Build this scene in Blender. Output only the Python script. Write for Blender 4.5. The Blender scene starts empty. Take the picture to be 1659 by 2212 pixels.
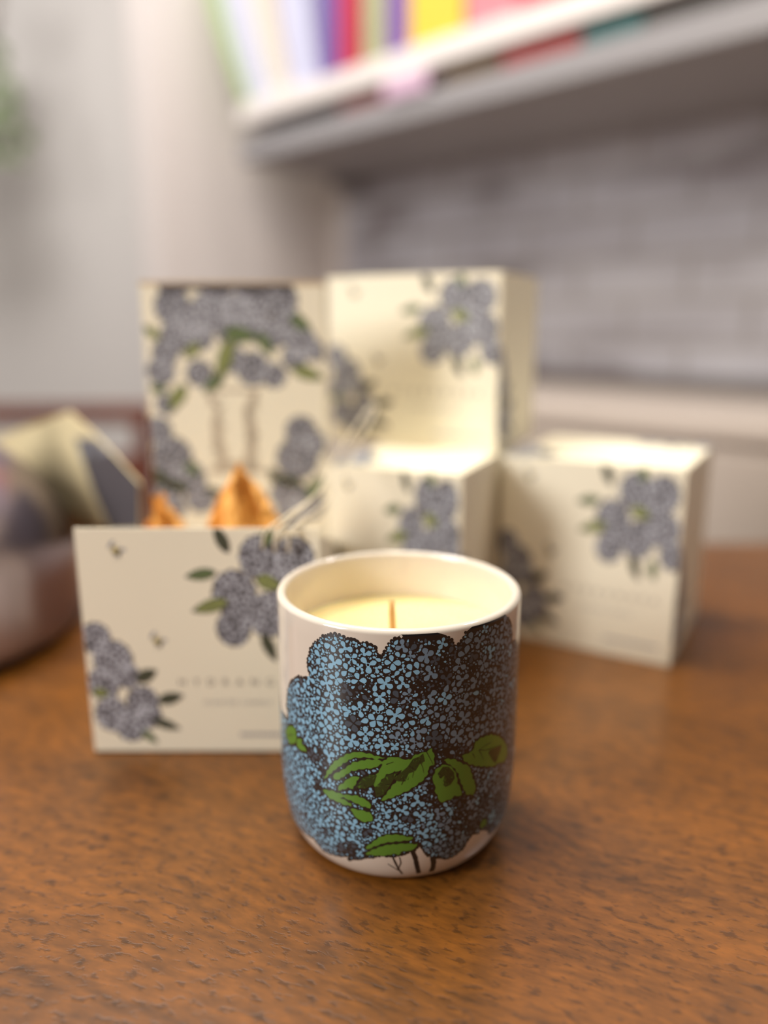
import bpy, bmesh, math, random, json
from mathutils import Vector, Matrix
from mathutils.geometry import delaunay_2d_cdt
random.seed(7)
SC = bpy.context.scene
COL = SC.collection
PI = math.pi
ART = json.loads(r'''{"top":[[-60.57,41.9],[-63.01,37.68],[-60.92,31.23],[-57.14,26.95],[-50.0,22.95],[-46.0,22.57],[-41.82,21.37],[-43.14,17.93],[-43.03,15.26],[-41.38,11.43],[-38.48,8.48],[-34.06,5.76],[-30.04,4.33],[-25.97,3.86],[-22.02,4.85],[-19.26,4.95],[-16.96,5.82],[-13.98,5.33],[-10.67,6.63],[-9.73,8.58],[-7.5,9.61],[-6.53,7.7],[-4.98,5.09],[-2.47,3.35],[0.03,1.93],[4.89,1.71],[10.64,1.35],[14.94,1.72],[18.49,3.15],[20.98,5.08],[22.46,7.09],[24.25,6.69],[26.81,5.0],[27.52,3.38],[30.76,1.83],[35.55,1.0],[43.02,0.8],[47.97,0.9],[52.19,2.06],[54.96,4.03],[57.6,6.55],[59.47,10.02],[59.43,13.31],[65.0,14.56],[71.02,18.59]],"bot":[[54.42,82.03],[49.68,81.56],[46.02,77.94],[40.5,76.36],[39.7,77.43],[35.46,76.24],[33.04,78.01],[30.7,81.37],[27.47,82.55],[23.5,83.41],[17.52,81.4],[12.94,79.92],[11.22,77.97],[9.29,75.18],[8.5,74.75],[6.5,76.83],[3.5,77.68],[-0.64,78.95],[-7.81,79.31],[-17.04,81.66],[-24.47,84.27],[-22.03,81.38],[-27.44,83.49],[-36.19,85.32],[-40.46,85.57],[-45.61,82.21],[-58.11,84.15]],"green":{"a":[[-35.21,55.71],[-32.97,51.6],[-29.53,47.71],[-22.98,43.62],[-18.41,42.14],[-13.08,42.14],[-9.85,42.78],[-6.5,43.0],[-9.85,43.74],[-14.18,43.45],[-20.47,44.49],[-24.95,47.28],[-29.22,50.39],[-33.03,53.56]],"b":[[-30.05,52.41],[-24.96,49.54],[-20.51,46.25],[-14.12,44.3],[-8.5,43.91],[-7.52,45.06],[-11.16,46.85],[-16.62,47.85],[-21.26,49.27],[-23.48,50.87],[-26.97,53.28],[-29.7,54.01]],"c":[[-27.79,56.29],[-25.02,54.25],[-22.46,52.08],[-19.06,50.68],[-17.7,51.01],[-19.13,53.18],[-20.56,55.41],[-22.84,55.5],[-25.47,56.71],[-27.45,57.43]],"d":[[-8.16,58.28],[-5.94,55.69],[-2.96,52.29],[0.45,49.45],[0.45,47.0],[2.98,44.33],[6.23,42.03],[10.89,41.28],[13.21,40.36],[14.33,43.23],[14.18,46.17],[11.98,46.51],[11.6,48.92],[9.67,50.97],[7.0,52.42],[3.72,54.16],[-0.9,55.81],[-2.94,56.67]],"e":[[-11.52,52.79],[-11.17,50.52],[-8.09,46.74],[-7.51,44.56],[-5.2,43.03],[-2.29,42.54],[0.42,43.11],[-0.98,43.11],[1.0,43.53],[3.55,43.39],[2.35,45.42],[0.45,47.27],[-2.23,47.59],[-2.25,47.59],[-5.89,48.81],[-8.5,51.41],[-10.1,53.76]],"f":[[18.53,45.02],[20.7,44.91],[24.03,45.77],[27.24,47.8],[30.97,49.42],[32.37,52.0],[33.34,54.52],[34.77,56.58],[35.13,59.56],[33.55,60.57],[30.05,59.36],[28.45,56.69],[26.64,53.49],[25.8,51.1],[23.47,48.41],[20.76,46.6]],"g":[[13.82,51.94],[14.09,50.01],[15.04,47.95],[17.95,46.7],[20.78,47.11],[23.46,49.2],[24.87,51.73],[25.34,54.35],[27.17,56.99],[27.65,59.32],[24.06,58.67],[21.95,59.57],[19.32,59.68],[17.5,59.91],[16.45,57.82],[14.96,55.4],[15.03,53.2]],"h":[[27.12,45.0],[29.54,44.98],[32.88,44.6],[34.05,42.67],[34.5,41.73],[37.64,41.15],[43.71,41.69],[49.79,44.15],[54.28,47.12],[58.0,50.41],[59.75,53.75],[56.88,55.91],[50.01,54.1],[46.92,54.2],[41.24,52.35],[35.43,50.57],[30.96,48.63],[28.45,46.94]],"i":[[-36.03,59.36],[-31.04,58.42],[-25.06,58.45],[-18.48,57.66],[-14.39,58.63],[-12.26,60.4],[-12.98,61.28],[-16.03,61.09],[-20.35,60.1],[-25.06,59.38],[-27.04,59.88],[-24.03,60.35],[-21.48,61.03],[-21.46,61.84],[-24.47,62.02],[-29.04,61.53],[-32.39,61.36],[-34.96,60.07]],"j":[[-22.02,63.24],[-21.04,62.77],[-16.8,62.63],[-13.33,62.87],[-11.55,64.51],[-12.0,65.74],[-15.05,66.69],[-17.97,66.31],[-20.02,64.9]],"k":[[-15.53,76.96],[-13.57,75.32],[-9.36,72.04],[-5.96,70.71],[-2.13,70.37],[0.52,70.69],[0.53,70.69],[5.59,71.7],[5.44,72.41],[0.54,72.84],[-2.91,73.15],[-6.27,73.63],[-10.5,75.27],[-14.95,77.51]],"l":[[-15.78,79.68],[-12.68,77.48],[-7.65,75.17],[-2.93,74.13],[-2.85,74.24],[2.4,73.89],[7.49,74.35],[6.94,75.86],[4.04,77.02],[1.42,76.78],[-0.73,78.6],[-2.92,77.98],[-4.25,78.57],[-7.81,79.31],[-13.17,79.57]],"m":[[-65.41,47.93],[-62.38,45.01],[-56.91,42.76],[-53.98,43.2],[-53.3,44.39],[-53.5,46.76],[-55.01,48.46],[-60.01,50.59],[-63.99,49.74]],"n":[[-53.5,46.76],[-50.76,45.27],[-48.9,45.23],[-49.0,46.96],[-46.15,47.2],[-45.97,48.55],[-50.99,49.37],[-52.96,48.6]],"o":[[39.61,74.78],[41.11,72.47],[44.17,73.61],[44.18,75.83],[40.86,75.87]]},"dark":{"a":[[-18.47,53.67],[-15.98,50.84],[-12.53,49.34],[-9.87,49.32],[-11.18,52.71],[-14.98,54.51],[-19.16,54.85]],"b":[[-10.94,53.8],[-8.5,51.69],[-5.89,49.07],[-1.0,47.85],[-4.12,52.3],[-6.93,55.98],[-10.18,57.06]],"c":[[-2.95,50.1],[0.4,47.84],[2.98,46.0],[5.26,43.35],[7.96,42.65],[9.52,41.67],[10.26,44.45],[7.97,45.35],[6.39,47.47],[3.43,48.44],[2.02,51.11],[-0.97,51.11]],"d":[[15.92,49.42],[18.26,47.32],[20.8,47.63],[23.47,50.09],[23.95,52.35],[22.03,54.24],[19.53,54.68],[18.75,52.57],[19.02,50.39],[16.96,51.18]],"e":[[43.53,46.99],[52.95,48.34],[51.75,50.82],[50.49,51.8],[48.02,53.56],[44.94,50.82],[42.52,48.07]]},"lines":[["s1",[[-3.5,79.01],[-2.07,82.13],[-0.6,85.27],[1.2,88.04],[1.5,88.07]],0.68],["s2",[[-5.5,82.9],[-2.97,84.52],[-0.43,86.19]],0.34],["s3",[[-0.1,79.66],[0.5,82.14],[-0.58,85.27]],0.41],["s4",[[5.5,77.09],[7.0,80.26],[8.03,84.07],[9.45,88.6]],1.64],["s5",[[15.04,80.21],[16.07,83.75],[16.19,86.21],[15.89,88.87]],1.92],["v1",[[-65.63,49.47],[-58.79,46.76],[-52.66,44.59]],0.27],["v2",[[-59.12,45.86],[-58.03,47.5]],0.21],["v3",[[10.89,41.28],[12.54,43.84],[14.03,46.22]],0.22],["v4",[[7.97,44.06],[9.3,46.34],[9.84,48.54]],0.21],["v5",[[4.98,46.02],[5.49,47.96],[5.02,49.88]],0.21],["v6",[[36.47,45.26],[37.99,47.05],[39.54,49.44]],0.27],["v7",[[32.95,45.49],[34.33,47.48]],0.27],["v8",[[36.46,45.07],[40.94,46.47],[44.62,46.74],[52.19,48.06]],0.27],["v9",[[43.95,44.54],[40.26,44.59],[37.38,44.95]],0.21],["w1",[[17.3,51.24],[19.02,50.13],[20.96,52.36],[22.48,53.77]],0.21],["w2",[[-5.95,45.28],[-2.97,44.33]],0.27],["w3",[[0.46,52.26],[1.46,50.6],[0.71,49.25]],0.22]],"zones":[[-12.54,20.53,3.01],[-18.54,22.61,3.56],[-24.95,24.28,2.19],[7.47,19.38,4.11],[15.22,18.41,3.01],[2.64,26.15,1.92],[6.27,4.27,3.56],[13.92,4.0,3.56],[19.02,7.48,3.01],[11.02,6.78,3.01],[19.11,11.97,3.29],[38.38,24.6,4.66],[46.37,29.83,3.01],[34.72,31.73,2.47],[-37.5,47.14,3.29],[-35.03,52.3,3.01],[-37.95,59.05,2.74],[18.96,42.4,4.11],[24.45,43.34,2.74],[11.84,48.04,2.74],[13.98,53.97,2.47],[15.05,59.05,3.29],[28.95,67.73,4.11],[33.45,73.55,2.47],[28.52,61.53,3.29],[3.0,61.38,2.19],[-22.26,79.07,3.01],[-28.54,80.81,1.92],[-12.62,44.06,1.64],[-47.94,43.56,1.92],[48.53,77.23,2.74],[33.51,61.14,1.64],[-44.78,46.75,1.64],[26.53,8.42,1.92],[31.53,16.91,2.19],[-12.98,70.73,1.37],[-17.96,54.49,3.01],[45.36,61.43,1.64]]}''')

# ------------------------------------------------------------------ materials
def lin(c):
    def f(x):
        x /= 255.0
        return x/12.92 if x <= .04045 else ((x+.055)/1.055)**2.4
    return (f(c[0]), f(c[1]), f(c[2]), 1)

def mat(name, rgb, rough=.5, metal=0, coat=0, sss=0, spec=.5, bump=None, trans=0, vary=None):
    m = bpy.data.materials.new(name); m.use_nodes = True
    nt = m.node_tree; b = nt.nodes['Principled BSDF']
    b.inputs['Base Color'].default_value = lin(rgb)
    b.inputs['Roughness'].default_value = rough
    b.inputs['Metallic'].default_value = metal
    b.inputs['Coat Weight'].default_value = coat
    b.inputs['Coat Roughness'].default_value = .06
    b.inputs['Specular IOR Level'].default_value = spec
    if sss:
        b.inputs['Subsurface Weight'].default_value = sss
        b.inputs['Subsurface Radius'].default_value = (1, .7, .35)
        b.inputs['Subsurface Scale'].default_value = .008
    tc = nt.nodes.new('ShaderNodeTexCoord')
    n = nt.nodes.new('ShaderNodeTexNoise'); n.inputs['Scale'].default_value = (bump[0] if bump else 60)
    n.inputs['Detail'].default_value = 4
    nt.links.new(tc.outputs['Object'], n.inputs['Vector'])
    if bump:
        bp = nt.nodes.new('ShaderNodeBump'); bp.inputs['Strength'].default_value = bump[1]
        bp.inputs['Distance'].default_value = .001
        nt.links.new(n.outputs['Fac'], bp.inputs['Height']); nt.links.new(bp.outputs['Normal'], b.inputs['Normal'])
    v = vary if vary is not None else .05
    mx = nt.nodes.new('ShaderNodeMix'); mx.data_type = 'RGBA'
    a = lin(rgb)
    mx.inputs['A'].default_value = tuple(max(0, x*(1-v)) for x in a[:3]) + (1,)
    mx.inputs['B'].default_value = tuple(min(1, x*(1+v)) for x in a[:3]) + (1,)
    nt.links.new(n.outputs['Fac'], mx.inputs['Factor'])
    nt.links.new(mx.outputs['Result'], b.inputs['Base Color'])
    return m

def ramp(nt, pts):
    r = nt.nodes.new('ShaderNodeValToRGB')
    e = r.color_ramp.elements
    e[0].position, e[0].color = pts[0][0], pts[0][1]
    e[1].position, e[1].color = pts[-1][0], pts[-1][1]
    for p, c in pts[1:-1]:
        x = e.new(p); x.color = c
    return r

def wood(name, light, dark, grain_rot, fleck=1.0, rough=.33, coat=.10):
    """polished timber: long soft figure, short dark pores lying along the grain"""
    m = bpy.data.materials.new(name); m.use_nodes = True
    nt = m.node_tree; L = nt.links; b = nt.nodes['Principled BSDF']
    tc = nt.nodes.new('ShaderNodeTexCoord')
    def mapping(sx, sy, sz=1):
        r = nt.nodes.new('ShaderNodeVectorRotate'); r.rotation_type = 'Z_AXIS'
        r.inputs['Angle'].default_value = grain_rot
        L.new(tc.outputs['Object'], r.inputs['Vector'])
        # gentle wander of the grain
        w = nt.nodes.new('ShaderNodeTexNoise'); w.inputs['Scale'].default_value = 7; w.inputs['Detail'].default_value = 1
        L.new(r.outputs['Vector'], w.inputs['Vector'])
        s = nt.nodes.new('ShaderNodeVectorMath'); s.operation = 'MULTIPLY_ADD'
        s.inputs[1].default_value = (.02, .05, 0)
        L.new(w.outputs['Color'], s.inputs[0]); L.new(r.outputs['Vector'], s.inputs[2])
        mp = nt.nodes.new('ShaderNodeMapping'); mp.inputs['Scale'].default_value = (sx, sy, sz)
        L.new(s.outputs['Vector'], mp.inputs['Vector'])
        return mp
    def noise(mp, sc, det, rough_=.5):
        n = nt.nodes.new('ShaderNodeTexNoise'); n.inputs['Scale'].default_value = sc
        n.inputs['Detail'].default_value = det; n.inputs['Roughness'].default_value = rough_
        L.new(mp.outputs['Vector'], n.inputs['Vector']); return n
    big = noise(mapping(1, 4.5), 7, 3)
    fine = noise(mapping(1, 3.2), 92*fleck, 3, .6)
    pore = noise(mapping(1, 2.2), 190*fleck, 3, .6)
    r1 = ramp(nt, [(.3, lin(dark)), (.52, lin(tuple((light[i]*.62+dark[i]*.38) for i in range(3)))), (.72, lin(light))])
    ad = nt.nodes.new('ShaderNodeMath'); ad.operation = 'MULTIPLY_ADD'; ad.inputs[1].default_value = .62
    sub = nt.nodes.new('ShaderNodeMath'); sub.operation = 'MULTIPLY'; sub.inputs[1].default_value = .42
    L.new(big.outputs['Fac'], sub.inputs[0])
    L.new(fine.outputs['Fac'], ad.inputs[0]); L.new(sub.outputs[0], ad.inputs[2])
    L.new(ad.outputs[0], r1.inputs['Fac'])
    pr = ramp(nt, [(.36, (0, 0, 0, 1)), (.46, (1, 1, 1, 1))])
    L.new(pore.outputs['Fac'], pr.inputs['Fac'])
    mx = nt.nodes.new('ShaderNodeMix'); mx.data_type = 'RGBA'; mx.blend_type = 'MIX'
    dk = lin(tuple(x*.55 for x in dark))
    mx.inputs['A'].default_value = dk
    pm = nt.nodes.new('ShaderNodeMath'); pm.operation = 'MULTIPLY_ADD'; pm.inputs[1].default_value = .52; pm.inputs[2].default_value = .48
    L.new(pr.outputs['Color'], pm.inputs[0]); L.new(pm.outputs[0], mx.inputs['Factor'])
    L.new(r1.outputs['Color'], mx.inputs['B']); L.new(mx.outputs['Result'], b.inputs['Base Color'])
    b.inputs['Roughness'].default_value = rough
    b.inputs['Coat Weight'].default_value = coat; b.inputs['Coat Roughness'].default_value = .12
    bp = nt.nodes.new('ShaderNodeBump'); bp.inputs['Strength'].default_value = .12; bp.inputs['Distance'].default_value = .0004
    L.new(pr.outputs['Color'], bp.inputs['Height']); L.new(bp.outputs['Normal'], b.inputs['Normal'])
    return m

def brick(name):
    """whitewashed brickwork: pale bricks, flush joints, patches where the wash is thin"""
    m = bpy.data.materials.new(name); m.use_nodes = True
    nt = m.node_tree; L = nt.links; b = nt.nodes['Principled BSDF']
    tc = nt.nodes.new('ShaderNodeTexCoord')
    sep = nt.nodes.new('ShaderNodeSeparateXYZ'); L.new(tc.outputs['Object'], sep.inputs[0])
    cb = nt.nodes.new('ShaderNodeCombineXYZ'); L.new(sep.outputs['X'], cb.inputs['X']); L.new(sep.outputs['Z'], cb.inputs['Y'])
    br = nt.nodes.new('ShaderNodeTexBrick')
    br.inputs['Color1'].default_value = lin((228, 228, 234)); br.inputs['Color2'].default_value = lin((212, 210, 216))
    br.inputs['Mortar'].default_value = lin((196, 192, 192))
    br.inputs['Scale'].default_value = 1.0
    br.inputs['Brick Width'].default_value = .215; br.inputs['Row Height'].default_value = .075
    br.inputs['Mortar Size'].default_value = .007; br.inputs['Mortar Smooth'].default_value = .4
    L.new(cb.outputs[0], br.inputs['Vector'])
    mp = nt.nodes.new('ShaderNodeMapping'); mp.inputs['Scale'].default_value = (3.2, 3.2, 9.5); mp.inputs['Location'].default_value = (.3, 0, .55)
    L.new(tc.outputs['Object'], mp.inputs['Vector'])
    n = nt.nodes.new('ShaderNodeTexNoise'); n.inputs['Scale'].default_value = 1.0; n.inputs['Detail'].default_value = 3
    L.new(mp.outputs[0], n.inputs['Vector'])
    r = ramp(nt, [(.33, lin((150, 140, 138))), (.46, lin((214, 212, 214))), (1, (1, 1, 1, 1))])
    L.new(n.outputs['Fac'], r.inputs['Fac'])
    mx = nt.nodes.new('ShaderNodeMix'); mx.data_type = 'RGBA'; mx.blend_type = 'MULTIPLY'; mx.inputs['Factor'].default_value = .9
    L.new(br.outputs['Color'], mx.inputs['A']); L.new(r.outputs['Color'], mx.inputs['B'])
    L.new(mx.outputs['Result'], b.inputs['Base Color'])
    b.inputs['Roughness'].default_value = .75
    bp = nt.nodes.new('ShaderNodeBump'); bp.inputs['Strength'].default_value = .5; bp.inputs['Distance'].default_value = .004
    L.new(br.outputs['Fac'], bp.inputs['Height']); bp.invert = True
    L.new(bp.outputs['Normal'], b.inputs['Normal'])
    return m

M = {}
def build_materials():
    M['glaze'] = mat('white_glaze', (216, 206, 192), .10, coat=.6, vary=.01)
    for k, c in dict(ink=(24, 22, 24), blue=(132, 182, 210), slate=(112, 138, 158), dusk=(64, 78, 90), green=(88, 134, 48), moss=(40, 58, 26)).items():
        M['cup_'+k] = mat('cup_print_'+k, c, .3, coat=.5, vary=.04)
    M['wax'] = mat('cream_wax', (242, 220, 160), .45, sss=.5, vary=.02)
    M['wick'] = mat('cotton_wick', (205, 160, 100), .8, bump=(900, .5))
    M['card'] = mat('cream_card', (246, 238, 214), .55, vary=.015)
    M['card_in'] = mat('inner_card', (240, 222, 176), .7, vary=.02)
    for k, c in dict(ink=(84, 80, 84), petal=(192, 194, 203), petal2=(152, 153, 160), hatch=(172, 160, 142), leaf=(104, 122, 74), leaf2=(140, 148, 84), olive=(72, 76, 52), urn=(196, 182, 160), text=(120, 112, 108), yellow=(190, 170, 80)).items():
        M['p_'+k] = mat('card_print_'+k, c, .55, vary=.05)
    M['kraft'] = mat('kraft_tissue', (238, 178, 96), .8, bump=(300, .4), vary=.1)
    M['kraft_edge'] = mat('kraft_edge', (205, 180, 145), .7)
    M['cord'] = mat('cream_cord', (228, 216, 190), .8, bump=(1500, .6))
    M['steel'] = mat('brushed_steel', (158, 146, 153), .30, metal=1, vary=.02)
    M['plastic'] = mat('dark_plastic', (50, 44, 44), .35)
    M['table'] = wood('table_mahogany', (138, 83, 25), (66, 40, 12), math.radians(24))
    M['chairwood'] = wood('chair_mahogany', (128, 72, 54), (86, 44, 32), 0, .5, .4, .1)
    M['floorwood'] = wood('floor_oak', (110, 78, 52), (76, 50, 32), .2, .3, .45, .1)
    M['brick'] = brick('whitewashed_brick')
    M['plaster'] = mat('grey_plaster', (216, 211, 206), .8, bump=(40, .2), vary=.03)
    M['plaster_warm'] = mat('pale_plaster', (226, 216, 210), .8, bump=(40, .2), vary=.03)
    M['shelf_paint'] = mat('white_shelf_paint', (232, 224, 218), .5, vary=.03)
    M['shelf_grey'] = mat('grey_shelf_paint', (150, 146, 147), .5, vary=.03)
    M['shade_strip'] = mat('joint_shade_grey', (120, 112, 110), .6)  # flat dark tone painted for the shade where wall meets sideboard
    M['sideboard'] = mat('pale_sideboard_paint', (196, 182, 170), .5, vary=.05)

# ------------------------------------------------------------------ mesh helpers
class MB:
    def __init__(s): s.v = []; s.f = []; s.m = []; s.mats = []
    def mi(s, k):
        if k not in s.mats: s.mats.append(k)
        return s.mats.index(k)
    def add(s, vs, fs, k):
        o = len(s.v); s.v += [tuple(p) for p in vs]; i = s.mi(k)
        for f in fs: s.f.append([o+x for x in f]); s.m.append(i)
    def box(s, a, b, k):
        x0, y0, z0 = a; x1, y1, z1 = b
        s.add([(x0,y0,z0),(x1,y0,z0),(x1,y1,z0),(x0,y1,z0),(x0,y0,z1),(x1,y0,z1),(x1,y1,z1),(x0,y1,z1)],
              [(0,3,2,1),(4,5,6,7),(0,1,5,4),(1,2,6,5),(2,3,7,6),(3,0,4,7)], k)
    def build(s, name, parent=None, smooth=False, bevel=0, seg=2):
        me = bpy.data.meshes.new(name); me.from_pydata(s.v, [], s.f)
        for k in s.mats: me.materials.append(M[k])
        me.polygons.foreach_set('material_index', s.m)
        if smooth: me.polygons.foreach_set('use_smooth', [True]*len(s.f))
        me.validate(); me.update()
        o = bpy.data.objects.new(name, me); COL.objects.link(o)
        if parent: o.parent = parent
        if bevel:
            b = o.modifiers.new('bevel', 'BEVEL'); b.width = bevel; b.segments = seg; b.limit_method = 'ANGLE'; b.angle_limit = .6
        return o

def tag(o, label=None, cat=None, group=None, kind=None):
    if label: o['label'] = label
    if cat: o['category'] = cat
    if group: o['group'] = group
    if kind: o['kind'] = kind
    return o

def empty(name, loc, rz=0):
    o = bpy.data.objects.new(name, None); COL.objects.link(o)
    o.location = loc; o.rotation_euler = (0, 0, rz); o.empty_display_size = .02
    return o

def lathe(mb, prof, n, k, close_top=False):
    vs = [(r*math.sin(2*PI*j/n), -r*math.cos(2*PI*j/n), z) for r, z in prof for j in range(n)]
    fs = []
    for i in range(len(prof)-1):
        for j in range(n):
            a, b = i*n+j, i*n+(j+1) % n
            fs.append((a+n, b+n, b, a) if True else None)
    mb.add(vs, fs, k)

def tube(mb, pts, r, k, n=8):
    pts = [Vector(p) for p in pts]; rings = []
    up = Vector((0, 0, 1))
    for i, p in enumerate(pts):
        t = (pts[min(i+1, len(pts)-1)]-pts[max(i-1, 0)]).normalized()
        a = t.cross(up)
        if a.length < .05: a = t.cross(Vector((1, 0, 0)))
        a.normalize(); b = t.cross(a).normalized()
        rr = r(i/(len(pts)-1)) if callable(r) else r
        rings.append([p+a*rr*math.cos(2*PI*j/n)+b*rr*math.sin(2*PI*j/n) for j in range(n)])
    vs = [v for q in rings for v in q]; fs = []
    for i in range(len(rings)-1):
        for j in range(n):
            fs.append((i*n+j, i*n+(j+1) % n, (i+1)*n+(j+1) % n, (i+1)*n+j))
    fs.append(list(range(n))[::-1]); fs.append([(len(rings)-1)*n+j for j in range(n)])
    mb.add(vs, fs, k)

def spline(P, n=8):
    P = [Vector(p) for p in P]; out = []
    for i in range(len(P)-1):
        a = P[max(i-1, 0)]; b = P[i]; c = P[i+1]; d = P[min(i+2, len(P)-1)]
        for j in range(n):
            t = j/n
            out.append(.5*((2*b)+(c-a)*t+(2*a-5*b+4*c-d)*t*t+(3*b-a-3*c+d)*t**3))
    out.append(P[-1]); return out

def inside(p, poly):
    x, y = p; r = False; j = len(poly)-1
    for i in range(len(poly)):
        xi, yi = poly[i][0], poly[i][1]; xj, yj = poly[j][0], poly[j][1]
        if (yi > y) != (yj > y) and x < (xj-xi)*(y-yi)/(yj-yi)+xi: r = not r
        j = i
    return r

def edge_dist(p, poly):
    best = 1e9; x, y = p
    for i in range(len(poly)):
        ax, ay = poly[i][:2]; bx, by = poly[(i+1) % len(poly)][:2]
        dx, dy = bx-ax, by-ay; L = dx*dx+dy*dy
        t = 0 if L == 0 else max(0, min(1, ((x-ax)*dx+(y-ay)*dy)/L))
        best = min(best, math.hypot(x-ax-dx*t, y-ay-dy*t))
    return best

def resample(poly, step, closed=True):
    out = []; n = len(poly)
    for i in range(n if closed else n-1):
        a = poly[i]; b = poly[(i+1) % n]; d = math.hypot(b[0]-a[0], b[1]-a[1]); k = max(1, round(d/step))
        for j in range(k): out.append((a[0]+(b[0]-a[0])*j/k, a[1]+(b[1]-a[1])*j/k))
    if not closed: out.append(tuple(poly[-1][:2]))
    return out

def fill(poly, step):
    """triangulate a flat outline with extra points inside so that it can follow a curved surface"""
    b = resample(poly, step); vs = [Vector(p) for p in b]; nb = len(vs)
    xs = [p[0] for p in b]; ys = [p[1] for p in b]
    y = min(ys)+step/2; row = 0
    while y < max(ys):
        x = min(xs)+(step/2 if row % 2 else 0)
        while x < max(xs):
            if inside((x, y), b) and edge_dist((x, y), b) > step*.35: vs.append(Vector((x, y)))
            x += step
        y += step*.87; row += 1
    r = delaunay_2d_cdt(vs, [(i, (i+1) % nb) for i in range(nb)], [], 1, 1e-4)
    V, F = r[0], r[2]
    out = []
    for f in F:
        c = sum((V[i] for i in f), Vector((0, 0)))/len(f)
        if inside(c, b): out.append(list(f))
    return [tuple(v) for v in V], out

def petal(cx, cy, ang, ln, wd, n=9, j=.08):
    """rounded teardrop with its narrow end towards the floret's centre"""
    ps = []
    for i in range(n):
        a = 2*PI*i/n
        x = math.cos(a); y = math.sin(a)
        w = wd*(.62+.38*x if x < .2 else .70)*1.25
        x, y = x*ln*(1+random.uniform(-j, j)), y*w*(1+random.uniform(-j, j))
        ps.append((cx+x*math.cos(ang)-y*math.sin(ang), cy+x*math.sin(ang)+y*math.cos(ang)))
    return ps

class Packer:
    def __init__(s, cell=2.0): s.g = {}; s.c = cell
    def ok(s, x, y, r, gap):
        i, j = int(x//s.c), int(y//s.c)
        for a in range(i-2, i+3):
            for b in range(j-2, j+3):
                for (px, py, pr) in s.g.get((a, b), ()):
                    if (px-x)**2+(py-y)**2 < (pr+r+gap)**2: return False
        return True
    def put(s, x, y, r): s.g.setdefault((int(x//s.c), int(y//s.c)), []).append((x, y, r))

# ------------------------------------------------------------------ the candle in its printed cup
CUP_R, CUP_H = .0425, .0917
def cup_profile():
    Rb, ca, cb, n, lip = .04255, .0101, .0337, 2.38, .0017
    pts = []
    for k in range(7):
        a = PI/2-k*PI/12
        pts.append((CUP_R-lip+lip*math.cos(a), CUP_H-lip+lip*math.sin(a)))
    N = 12
    for i in range(1, N-1):
        z = (CUP_H-lip)+(cb-(CUP_H-lip))*i/(N-1)
        pts.append((CUP_R+(Rb-CUP_R)*(CUP_H-z)/(CUP_H-cb), z))
    for i in range(26):
        t = PI/2*(1-i/25)
        s = max(0, math.sin(t)); c = max(0, math.cos(t))
        pts.append((Rb-ca+ca*s**(2/n), cb-cb*c**(2/n) if c > 1e-9 else cb))
    return pts
PROF = cup_profile()
PL = [0]
for i in range(1, len(PROF)): PL.append(PL[-1]+math.hypot(PROF[i][0]-PROF[i-1][0], PROF[i][1]-PROF[i-1][1]))
K_S = CUP_R*1000*PI/180          # millimetres of arc per degree
def on_cup(s, t, off):
    """(s, t) in mm: s around the cup from its front, t down the profile from the lip"""
    L = max(0, min(PL[-1]-1e-6, t/1000)); i = 0
    while PL[i+1] < L: i += 1
    w = (L-PL[i])/(PL[i+1]-PL[i])
    def P(j, w): a, b = PROF[j], PROF[min(j+1, len(PROF)-1)]; return a[0]+(b[0]-a[0])*w, a[1]+(b[1]-a[1])*w
    r, z = P(i, w)
    def nr(j):
        a = PROF[max(j-1, 0)]; b = PROF[min(j+1, len(PROF)-1)]
        dx, dz = b[0]-a[0], b[1]-a[1]; l = math.hypot(dx, dz) or 1
        return -dz/l, dx/l
    a, b = nr(i), nr(i+1)
    nx = a[0]+(b[0]-a[0])*w; nz = a[1]+(b[1]-a[1])*w; l = math.hypot(nx, nz) or 1
    r += off/1000*nx/l; z += off/1000*nz/l
    th = s/(CUP_R*1000)
    return (r*math.sin(th), -r*math.cos(th), z)

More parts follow.
